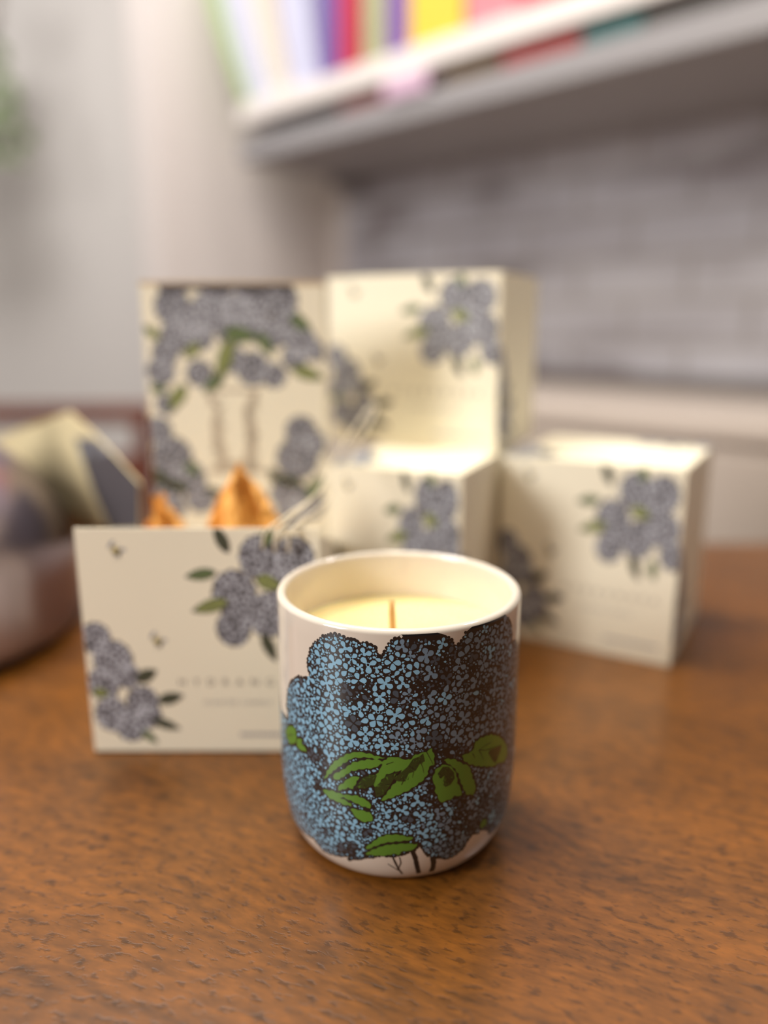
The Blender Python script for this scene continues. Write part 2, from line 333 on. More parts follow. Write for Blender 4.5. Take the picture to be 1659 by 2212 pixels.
def print_on_cup(mb):
    st = lambda l: [(a*K_S, b) for a, b in l]
    outline = [(-128, 46), (-112, 38), (-98, 43), (-84, 36), (-74, 43)]+ART['top']+[(80, 16), (95, 18), (110, 24), (128, 30), (132, 60), (120, 82), (95, 84), (70, 83)]+ART['bot']+[(-75, 85), (-100, 83), (-125, 78), (-132, 60)]
    outline = [(x, max(y, 2.1)) for x, y in st(outline)]
    vs, fs = fill(outline, 1.25)
    mb.add([on_cup(x, y, .03) for x, y in vs], fs, 'cup_ink')
    # scalloped edge: little dark petals poking out of the outline
    ed = resample(outline, 1.25)
    for x, y in ed:
        r = random.uniform(.5, .9)
        if y < 3.2: continue
        if abs(x) > 50: r = min(r, .8)
        mb.add([on_cup(x+r*math.cos(a*PI/5), y+r*math.sin(a*PI/5), .035) for a in range(10)], [list(range(10))[::-1]], 'cup_ink')
    greens = {k: st(v) for k, v in ART['green'].items()}
    extra = {'p': [(-118, 62), (-106, 56), (-92, 60), (-84, 66), (-96, 70), (-110, 68)], 'q': [(84, 44), (92, 36), (104, 34), (116, 40), (110, 48), (96, 52)],
             'r': [(90, 74), (100, 66), (114, 66), (118, 72), (106, 78)]}
    for k, v in extra.items(): greens[k] = st(v)
    zones = [(z[0]*K_S, z[1], z[2]*1.12) for z in ART['zones']]
    blocked = list(greens.values())+[st(v) for v in ART['dark'].values()]
    def free(x, y, r):
        if not inside((x, y), outline) or edge_dist((x, y), outline) < r*.75: return False
        for g in blocked:
            if inside((x, y), g) or edge_dist((x, y), g) < r+.35: return False
        return True
    def shade(x, y):
        k = 0
        for zx, zy, zr in zones:
            d = math.hypot(x-zx, y-zy)/zr
            if d < 1: k = max(k, 1-d*d*.6)
        return k
    # petals turn greyer to the right: partly print, partly side shade put into colour
    def tone(x, y, k):
        g = (x+4)/16
        if y > 55: g -= .55
        if x > 38: g -= (x-38)/14
        g = max(0, min(.85, g))
        q = random.random()
        if k > .3 and q < .55: return 'cup_dusk'
        if q < .03: return 'cup_dusk'
        return 'cup_slate' if random.random() < g else 'cup_blue'
    pk = Packer()
    lim = 128*K_S
    def drop(x, y, ang, ln, wd, key):
        mb.add([on_cup(px, py, .07) for px, py in petal(x, y, ang, ln, wd, 10)], [list(range(10))[::-1]], key)
        pk.put(x+math.cos(ang)*ln*.12, y+math.sin(ang)*ln*.12, (ln+wd)*.47)
    bnd = (-lim, lim, 4, 90)
    # florets of two to four joined petals, packed petal by petal
    for ph, (r0, r1, tries) in enumerate(((2.4, 3.1, 9000), (1.8, 2.4, 12000), (1.3, 1.8, 7000))):
        for _ in range(tries):
            x = random.uniform(bnd[0], bnd[1]); y = random.uniform(bnd[2], bnd[3])
            if abs(x) > 66 and random.random() < .6: continue
            k = shade(x, y)
            if k > .12 and random.random() < k*1.25: continue
            R = random.uniform(r0, r1)*(1 if y < 62 else .9)
            n = random.choice((3, 4, 4, 2, 3)); a0 = random.uniform(0, 2*PI)
            ps = []
            for i in range(n):
                a = a0+2*PI*i/(4 if n != 3 else 3.4)+random.uniform(-.22, .22)
                l = R*random.uniform(.40, .47); q = R*random.uniform(.50, .58)
                ps.append((x+math.cos(a)*q, y+math.sin(a)*q, a, l, l*random.uniform(.82, 1.02)))
            if any(not pk.ok(px, py, (l+wd)*.46, .06) for px, py, a, l, wd in ps): continue
            if not all(free(px, py, l*.9) for px, py, a, l, wd in ps): continue
            key = tone(x, y, k)
            for p in ps: drop(*p, key)
            if random.random() < .8:
                r = R*.24
                mb.add([on_cup(x+r*math.cos(j*PI/4), y+r*math.sin(j*PI/4), .07) for j in range(8)], [list(range(8))[::-1]], key)
                if random.random() < .25:
                    r *= .6
                    mb.add([on_cup(x+r*math.cos(j*PI/4), y+r*math.sin(j*PI/4), .09) for j in range(8)], [list(range(8))[::-1]], 'cup_ink')
            pk.put(x, y, R*.2)
    # single petals between them, from large to small
    for lo, hi, tries in ((.75, 1.15, 14000), (.5, .75, 30000), (.32, .5, 50000), (.18, .30, 40000)):
        for _ in range(tries):
            x = random.uniform(bnd[0], bnd[1]); y = random.uniform(bnd[2], bnd[3])
            if abs(x) > 66 and random.random() < .6: continue
            r = random.uniform(lo, hi)
            if not pk.ok(x, y, r, .05): continue
            k = shade(x, y)
            if k > .1 and random.random() < k*(1.05 if hi > .6 else .80): continue
            if not free(x, y, r): continue
            drop(x, y, random.uniform(0, 2*PI), r*1.14, r*random.uniform(.8, 1.0), tone(x, y, k))
    # leaves
    for g in greens.values():
        e = []
        rs = resample(g, .9)
        for i, (x, y) in enumerate(rs):
            q = .16 if i % 3 else -.16
            ax, ay = rs[i-1]; bx, by = rs[(i+1) % len(rs)]
            nx, ny = by-ay, ax-bx; l = math.hypot(nx, ny) or 1
            e.append((x+nx/l*q, y+ny/l*q))
        vs, fs = fill(e, 1.1)
        mb.add([on_cup(x, y, .10) for x, y in vs], fs, 'cup_green')
    for key in ART['dark']:
        g = st(ART['dark'][key])
        vs, fs = fill(g, 1.1)
        mb.add([on_cup(x, y, .125) for x, y in vs], fs, 'cup_moss')
        for _ in range(34):      # pen hatching over the dark parts of the leaves
            i = random.choice(range(len(g))); c = (sum(p[0] for p in g)/len(g), sum(p[1] for p in g)/len(g))
            a = (g[i][0]*.8+c[0]*.2+random.uniform(-.5, .5), g[i][1]*.8+c[1]*.2+random.uniform(-.5, .5))
            an = math.atan2(c[1]-a[1], c[0]-a[0])+random.uniform(-.7, .7); ln = random.uniform(.6, 1.6); w = .07
            b = (a[0]+math.cos(an)*ln, a[1]+math.sin(an)*ln)
            nx, ny = -math.sin(an)*w, math.cos(an)*w
            mb.add([on_cup(a[0]-nx, a[1]-ny, .15), on_cup(a[0]+nx, a[1]+ny, .15), on_cup(b[0], b[1], .15)], [(0, 1, 2)], 'cup_ink' if random.random() < .6 else 'cup_green')
    for k, pts, w in ART['lines']:
        p = resample(st(pts), .8, False); h = w/2
        L, Rr = [], []
        for i, (x, y) in enumerate(p):
            a = p[max(i-1, 0)]; b = p[min(i+1, len(p)-1)]
            dx, dy = b[0]-a[0], b[1]-a[1]; l = math.hypot(dx, dy) or 1
            hh = h*(1 if k[0] == 's' else (1-.75*i/len(p)))*random.uniform(.88, 1.1)
            L.append((x-dy/l*hh, y+dx/l*hh)); Rr.append((x+dy/l*hh, y-dx/l*hh))
        n = len(p)
        mb.add([on_cup(x, y, .16 if k[0] != 's' else .045) for x, y in L+Rr], [(i, i+1, n+i+1, n+i) for i in range(n-1)], 'cup_ink')

def make_candle(loc):
    root = empty('scented_candle', loc)
    tag(root, 'white glazed cup candle printed with blue hydrangeas, unlit, in front on the table', 'candle')
    mb = MB()
    outer = [(r, z) for r, z in PROF]
    lip = .0017; ri = CUP_R-2*lip
    inner = [(CUP_R-lip+lip*math.cos(PI/2+k*PI/12), CUP_H-lip+lip*math.sin(PI/2+k*PI/12)) for k in range(1, 7)]
    inner += [(ri, .07), (ri, .045), (ri-.0006, .03), (ri-.004, .014), (ri-.012, .006), (.0005, .0045)]
    path = [(.0005, .0)]+outer[::-1]+inner
    n = 160
    vs = [(r*math.sin(2*PI*j/n), -r*math.cos(2*PI*j/n), z) for r, z in path for j in range(n)]
    fs = [(i*n+j, i*n+(j+1) % n, (i+1)*n+(j+1) % n, (i+1)*n+j) for i in range(len(path)-1) for j in range(n)]
    mb.add(vs, fs, 'glaze')
    k = len(mb.f)
    print_on_cup(mb)
    body = mb.build('cup', root)
    body.data.polygons.foreach_set('use_smooth', [i < k for i in range(len(body.data.polygons))])
    # wax: flat with a small meniscus where it meets the wall
    w = MB(); n = 96; path = [(.0004, .0726), (.006, .0727), (.03, .0730), (ri-.002, .0732), (ri-.0008, .0736), (ri-.0002, .0742), (ri-.0002, .06), (ri-.0002, .05), (.0004, .05)]
    vs = [(r*math.sin(2*PI*j/n), -r*math.cos(2*PI*j/n), z) for r, z in path for j in range(n)]
    fs = [(i*n+j, (i+1)*n+j, (i+1)*n+(j+1) % n, i*n+(j+1) % n) for i in range(len(path)-1) for j in range(n)]
    w.add(vs, [f[::-1] for f in fs], 'wax'); w.build('wax', root, True)
    q = MB(); tube(q, [(-.0018, 0, .0722), (-.0021, 0, .0770), (-.0023, .0002, .0815), (-.0024, .0003, .0853)], lambda t: .00125-.0001*t, 'wick', 10)
    wk = q.build('wick', root, True)
    return root

# ------------------------------------------------------------------ printed cartons
def uv_of(px, py):        # carton artwork measured on the open carton's front face
    return ((px-160-(py-1145)*.094)/(530-(py-1145)*.12), (py-1145)/480)

TR = [('h', 560, 1203, 45), ('h', 503, 1277, 48), ('h', 499, 1350, 38), ('h', 573, 1322, 46), ('h', 632, 1207, 46), ('h', 640, 1290, 44), ('h', 668, 1350, 36), ('h', 600, 1255, 30),
      ('l', 478, 1166, -118, 60, 24, 'olive'), ('l', 432, 1238, 172, 66, 22, 'leaf'), ('l', 452, 1303, 165, 84, 26, 'leaf2'), ('l', 577, 1255, 20, 60, 30, 'leaf2'), ('l', 573, 1390, 65, 66, 24, 'olive'),
      ('l', 577, 1160, -80, 44, 24, 'leaf'), ('l', 620, 1390, 80, 50, 22, 'leaf')]
BLC = [('h', 206, 1372, 34), ('h', 243, 1420, 44), ('h', 272, 1452, 28), ('h', 222, 1470, 36), ('h', 304, 1511, 36), ('h', 240, 1537, 38), ('h', 280, 1560, 38), ('h', 318, 1540, 28),
       ('l', 312, 1452, -25, 52, 26, 'olive'), ('l', 362, 1502, -12, 60, 24, 'olive'), ('l', 352, 1560, 18, 66, 20, 'olive'), ('l', 318, 1588, 40, 46, 16, 'leaf'), ('l', 217, 1490, 10, 40, 22, 'leaf2')]
BEES = [(252, 1192), (338, 1380)]

def carton_art(mb, O, U, V, N, w, h, items, sx=0., sy=0., clip=(0, 1, 0, 1), text=True, bees=True, sc=1.0, petals=1.0):
    """print the flower artwork on one face: O its upper left corner, U along, V down, N out"""
    O, U, V, N = Vector(O), Vector(U), Vector(V), Vector(N)
    def P(u, v, off):
        u = min(max(u, clip[0]+.002), clip[1]-.002); v = min(max(v, clip[2]+.002), clip[3]-.002)
        return O+U*(u*w)+V*(v*h)+N*off
    def vis(u, v): return clip[0] < u < clip[1] and clip[2] < v < clip[3]
    e = 530/480
    for it in items:
        u, v = uv_of(it[1], it[2]); u = u*sc+sx; v = v*sc+sy
        if it[0] == 'h':
            r = it[3]/530*sc
            if not (clip[0]-r < u < clip[1]+r and clip[2]-r < v < clip[3]+r): continue
            n = 26
            z = random.uniform(.00004, .00007)
            mb.add([P(u+r*(1+.07*(j % 2))*math.cos(2*PI*j/n), v+r*e*(1+.07*(j % 2))*math.sin(2*PI*j/n), z) for j in range(n)], [list(range(n))[::-1]], 'p_ink')
            pk = Packer(.02)
            for _ in range(int(700*petals)):
                a = random.uniform(0, 2*PI); q = r*math.sqrt(random.random())*.97; x, y = u+q*math.cos(a), v+q*math.sin(a)*e
                pr = random.uniform(.008, .014)*sc
                if not vis(x, y) or not pk.ok(x, y/e, pr*.93, .0008*sc): continue
                if q > r-pr*.6: continue
                pk.put(x, y/e, pr)
                mb.add([P(x+pr*math.cos(j*PI/3+a), y+pr*e*math.sin(j*PI/3+a), z+.00005) for j in range(6)], [list(range(6))[::-1]], 'p_petal' if random.random() < .8 else 'p_petal2')
        elif it[0] == 'l':
            _, _, _, ang, ln, wd, key = it
            a = math.radians(ang); ln = ln/530*sc; wd = wd/530*sc; n = 12
            def leaf(f, off, kk):
                up, dn = [], []
                for i in range(n+1):
                    t = i/n; x = (t-.5)*ln*f; y = wd*.5*f*math.sin(PI*t**.85)**.8*(1+(.10 if i % 2 else -.04))
                    up.append((x, y)); dn.append((x, -y))
                pts = up+dn[::-1][1:-1]
                mb.add([P(u+x*math.cos(a)-y*math.sin(a), v+(x*math.sin(a)+y*math.cos(a))*e, off) for x, y in pts], [list(range(len(pts)))], kk)
            leaf(1.08, .00013, 'p_ink'); leaf(.93, .00016, 'p_'+key)
            mb.add([P(u+x*math.cos(a)-y*math.sin(a), v+(x*math.sin(a)+y*math.cos(a))*e, .0002) for x, y in ((-.45*ln, 0), (0, .003), (.45*ln, 0), (0, -.003))], [(0, 1, 2, 3)], 'p_ink')
    def oval(u, v, a, b, rot, key, off):
        n = 12
        mb.add([P(u+(a*math.cos(t)*math.cos(rot)-b*math.sin(t)*math.sin(rot)), v+(a*math.cos(t)*math.sin(rot)+b*math.sin(t)*math.cos(rot))*e, off) for t in [2*PI*j/n for j in range(n)]], [list(range(n))[::-1]], key)
    if bees:
        for bx, by in BEES:
            u, v = uv_of(bx, by); u = u*sc+sx; v = v*sc+sy
            if not vis(u, v): continue
            oval(u, v, .022, .014, .9, 'p_ink', .00008); oval(u+.004, v-.004, .006, .012, .9, 'p_yellow', .0001); oval(u-.008, v-.012, .007, .012, .9, 'p_yellow', .0001)
            for s in (-1, 1): oval(u+.02*s, v-.02+.012*s, .020, .007, .4*s-.5, 'p_petal2', .00009)
            for s in range(6): oval(u+.018*math.cos(s), v+.03*math.sin(s), .006, .0012, s, 'p_ink', .0001)
    if text:
        for body, fu, fv, size, space, key in (('HYDRANGEA', .385, .668, .034, 2.35, 'p_text'), ('SCENTED CANDLE', .49, .762, .020, 1.35, 'p_petal2')):
            c = bpy.data.curves.new('t', 'FONT'); c.body = body; c.size = size*w*1.35; c.space_character = space
            o = bpy.data.objects.new('t', c); COL.objects.link(o)
            me = bpy.data.meshes.new_from_object(o.evaluated_get(bpy.context.evaluated_depsgraph_get()))
            pts = [P(fu*1.0+x.co.x/w, fv-x.co.y/h+size*.5, .0001) for x in me.vertices]
            mb.add(pts, [list(p.vertices) for p in me.polygons], key)
            bpy.data.objects.remove(o); bpy.data.curves.remove(c)
        x = .64
        while x < .93:
            l = random.uniform(.008, .016)
            mb.add([P(x, .905, .0001), P(x+l, .905, .0001), P(x+l, .921, .0001), P(x, .921, .0001)], [(0, 3, 2, 1)], 'p_petal2'); x += l+.005

def shift(items, dx, dy=0): return [(i[0], i[1]+dx, i[2]+dy)+tuple(i[3:]) for i in items]

def make_carton(name, corner, ang, w, d, h, label, z0=0.):
    """closed cube carton; corner = its front right bottom corner, ang = turn about the vertical"""
    c, s = math.cos(ang), math.sin(ang)
    mb = MB()
    t = .0006
    mb.box((-w, 0, 0), (0, d, h), 'card')
    # lid seam: the tucked top panel stands a card's thickness proud
    mb.box((-w+.0008, .0012, h), (-.0008, d-.0008, h+.0004), 'card')
    carton_art(mb, (-w, 0, h), (1, 0, 0), (0, 0, -1), (0, -1, 0), w, h, TR+BLC)
    carton_art(mb, (0, 0, h), (0, 1, 0), (0, 0, -1), (1, 0, 0), d, h, shift(TR, -515)+BLC, text=False, bees=False)
    carton_art(mb, (-w, d, h+.0004), (1, 0, 0), (0, -1, 0), (0, 0, 1), w, d, shift(TR, 0, -170)+shift(BLC, -40, 40)+shift(BLC[:4], 30, 120), text=False, bees=False)
    o = mb.build(name)
    o.location = (corner[0], corner[1], z0); o.rotation_euler = (0, 0, ang)
    return tag(o, label, 'box')

def make_open_carton():
    X0, X1, Y0, Y1, H = -.1252, -.0262, .2993, .3985, .1005
    root = empty('open_carton', ((X0+X1)/2, (Y0+Y1)/2, 0))
    tag(root, 'opened cream flower-printed carton at left with cord loop and orange paper inside', 'box')
    cx, cy = (X0+X1)/2, (Y0+Y1)/2
    a, b, t = X0-cx, Y0-cy, .0008
    mb = MB(); w, d = X1-X0, Y1-Y0
    mb.box((a, b, 0), (-a, -b, t), 'card')
    mb.box((a, b, 0), (-a, b+t, H), 'card'); mb.box((a, -b-t, 0), (-a, -b, .068), 'card')
    for x in (a, -a-t):      # side walls cut down towards the back
        mb.add([(x, b+t, 0), (x, -b-t, 0), (x, -b-t, .068), (x, b+t, .097), (x+t, b+t, 0), (x+t, -b-t, 0), (x+t, -b-t, .068), (x+t, b+t, .097)],
               [(3, 2, 1, 0), (4, 5, 6, 7), (0, 1, 5, 4), (1, 2, 6, 5), (2, 3, 7, 6), (3, 0, 4, 7)], 'card')
    carton_art(mb, (a, b, H), (1, 0, 0), (0, 0, -1), (0, -1, 0), w, H, TR+BLC, petals=1.6)
    carton_art(mb, (-a, b, H), (0, 1, 0), (0, 0, -1), (1, 0, 0), d, H, shift(TR, -515)+BLC, clip=(0, 1, .33, 1), text=False, bees=False)
    carton_art(mb, (-a, b, H), (0, 1, 0), (0, 0, -1), (1, 0, 0), d, H, shift(TR, -515), clip=(0, .25, .11, 1), text=False, bees=False)
    mb.build('carton_body', root)
    def panel(name, pts, key, art=None):
        """card panel through four points given as world positions: back left round"""
        m = MB(); P = [Vector(p)-Vector((cx, cy, 0)) for p in pts]
        n = (P[1]-P[0]).cross(P[3]-P[0]).normalized()*.0006
        m.add([p for p in P]+[p-n for p in P], [(0, 1, 2, 3), (7, 6, 5, 4), (0, 4, 5, 1), (1, 5, 6, 2), (2, 6, 7, 3), (3, 7, 4, 0)], key)
        if art: art(m, P, n.normalized())
        return m.build(name, root)
    P1 = (-.1655, .45, .0581); P3 = (-.1919, .47, .1288); P4 = (-.3524, .63, .0789); P0 = (-.270, .620, .004)
    F1 = (-.1640, .44, .1200); F2 = (-.1300, .407, .0990); F3 = (-.1300, .407, .062)
    panel('plain_flap', [P0, P1, P3, P4], 'card_in')
    m = MB(); off = Vector((cx, cy, 0))
    poly = [Vector(p)-off for p in ((-.1665, .4512, .0578), (-.1346, .4108, .0700), (-.1296, .4010, .0982), (-.1489, .4217, .1096), (-.1669, .4418, .119), P3)]
    n = (poly[1]-poly[0]).cross(poly[4]-poly[0]).normalized()
    if n.y > 0: n = -n
    k = len(poly)
    m.add(poly+[p-n*.0006 for p in poly], [tuple(range(k)), tuple(range(2*k-1, k-1, -1))]+[(i, i+k, (i+1) % k+k, (i+1) % k) for i in range(k)], 'card_in')
    O = poly[5]; U = (poly[1]-poly[0]).normalized(); V = n.cross(U).normalized()
    if V.z > 0: V = -V
    pl = [((p-O).dot(U), (p-O).dot(V)) for p in poly]
    pk = Packer(.004)
    ink = [((p-off-O).dot(U), (p-off-O).dot(V)) for p in map(Vector, ((-.1655, .4497, .0600), (-.1348, .4111, .0708), (-.1299, .4012, .0976), (-.1490, .4219, .1088), (-.1672, .4424, .1160), (-.1915, .4712, .1130), (-.1800, .4632, .0830)))]
    m.add([O+U*x+V*y+n*.0001 for x, y in ink], [tuple(range(len(ink)))], 'p_ink')
    for _ in range(6000):
        x = random.uniform(-.01, .10); y = random.uniform(-.09, .03); r = random.uniform(.0013, .0022)
        if not inside((x, y), ink) or not pk.ok(x, y, r, .0002): continue
        pk.put(x, y, r)
        m.add([O+U*(x+r*math.cos(j*PI/3))+V*(y+r*math.sin(j*PI/3))+n*.0002 for j in range(6)], [list(range(6))], 'p_petal2' if random.random() < .6 else ('p_petal' if random.random() < .7 else 'p_olive'))
    m.build('printed_flap', root)
    # cord loop: both ends knotted near the top of the front face, apex lying against the stacked box
    def cord(pts, name='cord_loop'):
        q = MB(); tube(q, spline([Vector(p)-off for p in pts], 8), .0006, 'cord', 8); return q
    q = MB()
    ap = [(-.049, .2975, .0925), (-.047, .2965, .1000), (-.040, .306, .1040), (-.0295, .335, .1075), (-.0235, .37, .1175), (-.012, .402, .1320), (-.0065, .412, .1385),
          (-.0052, .408, .1350), (-.015, .385, .1185), (-.0255, .335, .1045), (-.0340, .303, .1025), (-.0375, .2965, .0990), (-.0385, .2975, .0915)]
    tube(q, spline([Vector(p)-off for p in ap], 8), .0006, 'cord', 8)
    tube(q, spline([Vector(p)-off for p in [(-.044, .2972, .0915), (-.0425, .2965, .1000), (-.036, .310, .1045), (-.031, .330, .106)]], 6), .0006, 'cord', 8)
    q.build('cord_loop', root, True)
    return root

def crumpled_sheet(name, loc, w, h, d, label, seed):
    rnd = random.Random(seed); mb = MB(); nx, ny = 14, 12; vs = []
    amp = [[rnd.uniform(-1, 1) for _ in range(ny+1)] for _ in range(nx+1)]
    for i in range(nx+1):
        u = i/nx*2-1
        for j in range(ny+1):
            v = j/ny
            width = w/2*(1-.75*v**3.2)*(1-.12*v)
            x = u*width+amp[i][j]*.0012
            y = d*(.5-abs(u)**1.3)*(1-.5*v)+amp[i][(j+3) % ny]*.0022+.004*math.sin(u*7+v*4)
            z = h*v*(1-.16*abs(u)**2)+amp[(i+5) % nx][j]*.0018*(v > .1)
            vs.append((x, -y, z))
    fs = [(i*(ny+1)+j, (i+1)*(ny+1)+j, (i+1)*(ny+1)+j+1, i*(ny+1)+j+1) for i in range(nx) for j in range(ny)]
    mb.add(vs, fs, 'kraft'); o = mb.build(name); o.location = loc
    s = o.modifiers.new('t', 'SOLIDIFY'); s.thickness = .0003
    return tag(o, label, 'paper')

def make_gift_bag():
    X0, X1, Y0, Y1, H = -.1236, -.0312, .4045, .4265, .2005
    root = empty('paper_gift_bag', ((X0+X1)/2, (Y0+Y1)/2, 0))
    tag(root, 'tall cream paper bag printed with hydrangeas in an urn, standing behind the opened carton', 'gift bag')
    w = X1-X0; a, b = -w/2, (Y0-Y1)/2; t = .0006
    mb = MB()
    # folded sides: gussets pushed in a little
    def side(sx):
        x = a if sx < 0 else -a; g = .004*(-sx)
        for yy0, yy1, x0, x1 in ((b, 0, x, x+g), (0, -b, x+g, x)):
            mb.add([(x0, yy0, 0), (x1, yy1, 0), (x1, yy1, H), (x0, yy0, H), (x0-t*sx, yy0, 0), (x1-t*sx, yy1, 0), (x1-t*sx, yy1, H), (x0-t*sx, yy0, H)],
                   [(0, 1, 2, 3), (7, 6, 5, 4), (3, 2, 6, 7), (0, 4, 5, 1)], 'card')
    mb.box((a, b, 0), (-a, b+t, H), 'card'); mb.box((a, -b-t, 0), (-a, -b, H), 'card'); side(-1); side(1)
    mb.box((a, b, 0), (-a, -b, t), 'card')
    # turned-over kraft edge round the mouth
    mb.box((a-.0002, b-.0002, H-.0006), (-a+.0002, b+t+.0002, H+.0012), 'kraft_edge')
    mb.box((a-.0002, -b-t-.0002, H-.0006), (-a+.0002, -b+.0002, H+.0012), 'kraft_edge')
    O = Vector((a, b, H)); U = Vector((1, 0, 0)); V = Vector((0, 0, -1)); N = Vector((0, -1, 0))
    # artwork in the same unit frame: photographed face spans x 303..705, 1 unit = 402 px
    s = 530/402
    def q(px, py): return (160+(px-303)*s, 1145+(py-606)*s)
    def cv(l):
        out = []
        for i in l:
            x, y = q(i[1], i[2])
            v = (y-1145); x = x+v*.094  # undo the skew of the carton measurement
            x = 160+v*.094+((x-160-v*.094)/530)*(530-v*.12)
            if i[0] == 'h': out.append(('h', x, y, i[3]*s))
            else: out.append(('l', x, y, i[3], i[4]*s, i[5]*s, i[6]))
        return out
    heads = [('h', 372, 655, 40), ('h', 455, 668, 45), ('h', 545, 655, 45), ('h', 612, 640, 38), ('h', 378, 718, 36), ('h', 338, 795, 32), ('h', 424, 800, 30), ('h', 655, 735, 36), ('h', 545, 790, 38),
             ('h', 592, 805, 28), ('h', 500, 705, 34), ('h', 430, 720, 30), ('h', 590, 712, 34), ('h', 690, 752, 22), ('h', 470, 640, 36), ('h', 520, 660, 36), ('h', 415, 690, 36), ('h', 560, 700, 34), ('h', 625, 690, 34), ('h', 350, 755, 30), ('h', 640, 765, 28), ('h', 345, 870, 24), ('h', 500, 770, 30),
             ('h', 350, 990, 46), ('h', 322, 930, 32), ('h', 385, 1040, 40), ('h', 335, 1060, 40), ('h', 410, 1090, 34), ('h', 340, 1110, 34),
             ('h', 650, 932, 36), ('h', 640, 995, 48), ('h', 680, 960, 28), ('h', 610, 1080, 36), ('h', 660, 1100, 40), ('h', 620, 1130, 34)]
    leaves = [('l', 520, 715, 10, 80, 34, 'leaf'), ('l', 482, 770, 110, 110, 32, 'leaf2'), ('l', 455, 822, 140, 62, 26, 'leaf'), ('l', 370, 855, 125, 70, 30, 'leaf2'), ('l', 668, 800, 18, 76, 28, 'leaf2'), ('l', 655, 690, 35, 56, 26, 'leaf'),
              ('l', 325, 712, 40, 46, 20, 'leaf2'), ('l', 412, 748, -40, 50, 24, 'leaf2'), ('l', 575, 735, 60, 60, 26, 'leaf'), ('l', 330, 835, 10, 40, 20, 'leaf'),
              ('l', 590, 1040, 50, 54, 24, 'olive'), ('l', 680, 1065, -60, 66, 30, 'leaf'), ('l', 630, 1050, 30, 60, 26, 'olive'), ('l', 315, 1040, 30, 70, 36, 'olive'), ('l', 360, 1060, 20, 60, 30, 'olive'), ('l', 445, 1075, 20, 50, 20, 'olive'), ('l', 395, 1020, 40, 46, 22, 'leaf')]
    def P(px, py, off): return O+U*((px-303)/402*w)+V*((py-606)/402*w)+N*off
    band = [(342, 607), (640, 607), (632, 626), (600, 619), (560, 630), (520, 618), (470, 629), (420, 617), (380, 630), (345, 622)]
    mb.add([P(x, y, .0003) for x, y in band], [list(range(len(band)))[::-1]], 'p_ink')
    # urn drawn in pale line and hatching
    ur = [(432, 835), (560, 835), (548, 870), (535, 880), (545, 910), (548, 960), (535, 1000), (560, 1030), (430, 1030), (458, 1000), (448, 960), (445, 910), (458, 880), (445, 870)]
    mb.add([P(x, y, .00005) for x, y in ur], [list(range(len(ur)))[::-1]], 'p_urn')
    inner = [(440+8, 843), (545, 843), (520, 880), (525, 960), (515, 1000), (480, 1000), (470, 960), (468, 880)]
    mb.add([P(x, y, .00009) for x, y in inner], [list(range(len(inner)))[::-1]], 'card')
    for i in range(150):
        y = random.uniform(840, 1025); x = random.uniform(520, 550) if random.random() < .6 else random.uniform(440, 475)
        mb.add([P(x, y, .00013), P(x+random.uniform(3, 9), y+2, .00013), P(x+4, y+7, .00013)], [(0, 1, 2)], 'p_hatch')
    carton_art(mb, O, U, V, N, w, w*480/530, cv(heads+leaves), clip=(0, 1, 0, 2.3), text=False, bees=False)
    mb.build('bag_body', root)
    return root

# ------------------------------------------------------------------ the rest of the table
def make_canister():
    root = empty('steel_canister', (-.2906, .4276, 0))
    tag(root, 'rounded polished steel dome cut off by the left edge, beside the opened carton', 'canister')
    r, z1, h, n = .1040, .0408, .1317, 1.96
    mb = MB(); prof = [(r*.93, .004), (r*.985, .0045), (r, .008)]+[(r, .008+(z1-.008)*k/6) for k in range(1, 7)]
    for k in range(1, 25):
        t = PI/2*k/24
        prof.append((max(.0006, r*math.cos(t)**(2/n) if k < 24 else .0006), z1+(h-z1)*math.sin(t)**(2/n)))
    lathe(mb, prof, 96, 'steel'); mb.build('dome', root, True)
    m = MB(); lathe(m, [(.0005, 0), (r*.93, 0), (r*.94, .001), (r*.94, .0045), (r*.9, .005)], 96, 'plastic'); m.build('foot_ring', root, True)
    k = MB(); lathe(k, [(.006, h-.001), (.006, h+.006), (.012, h+.010), (.014, h+.016), (.011, h+.021), (.0005, h+.022)], 32, 'plastic'); k.build('knob', root, True)
    return root

def make_table():
    root = empty('dining_table', (0, 0, 0))
    tag(root, 'polished reddish-brown wooden table carrying the candle and gift boxes', 'table')
    mb = MB(); mb.box((-.72, -.75, -.028), (.42, .632, 0), 'table'); mb.build('tabletop', root, bevel=.003, seg=3)
    for x in (-.65, .35):
        for y in (-.68, .56):
            m = MB(); m.box((x-.03, y-.03, -.74), (x+.03, y+.03, -.028), 'table'); m.build('leg', root, bevel=.004)
    for y in (.55, -.69):
        m = MB(); m.box((-.62, y, -.10), (.32, y+.02, -.028), 'table'); m.build('apron', root)
    return root

def make_chair():
    root = empty('wooden_chair', (-.70, 1.55, -.74), math.radians(4))
    tag(root, 'dark red-brown wooden chair against the far grey wall, left of the paper bag', 'chair')
    g = .74
    for x in (-.21, .21):
        m = MB(); m.box((x-.017, -.017, 0), (x+.017, .017, g+.026), 'chairwood'); m.build('back_post', root, bevel=.004)
        m = MB(); m.box((x-.018, .36, 0), (x+.018, .396, .44), 'chairwood'); m.build('leg', root, bevel=.004)
    m = MB(); m.box((-.23, -.012, g-.012), (.23, .012, g+.028), 'chairwood'); m.build('top_rail', root, bevel=.006)
    m = MB(); m.box((-.20, -.01, g-.18), (.20, .01, g-.075), 'chairwood'); m.build('lower_rail', root, bevel=.004)
    m = MB(); m.box((-.215, -.01, .44), (.215, .40, .465), 'chairwood'); m.build('seat', root, bevel=.006)
    return root

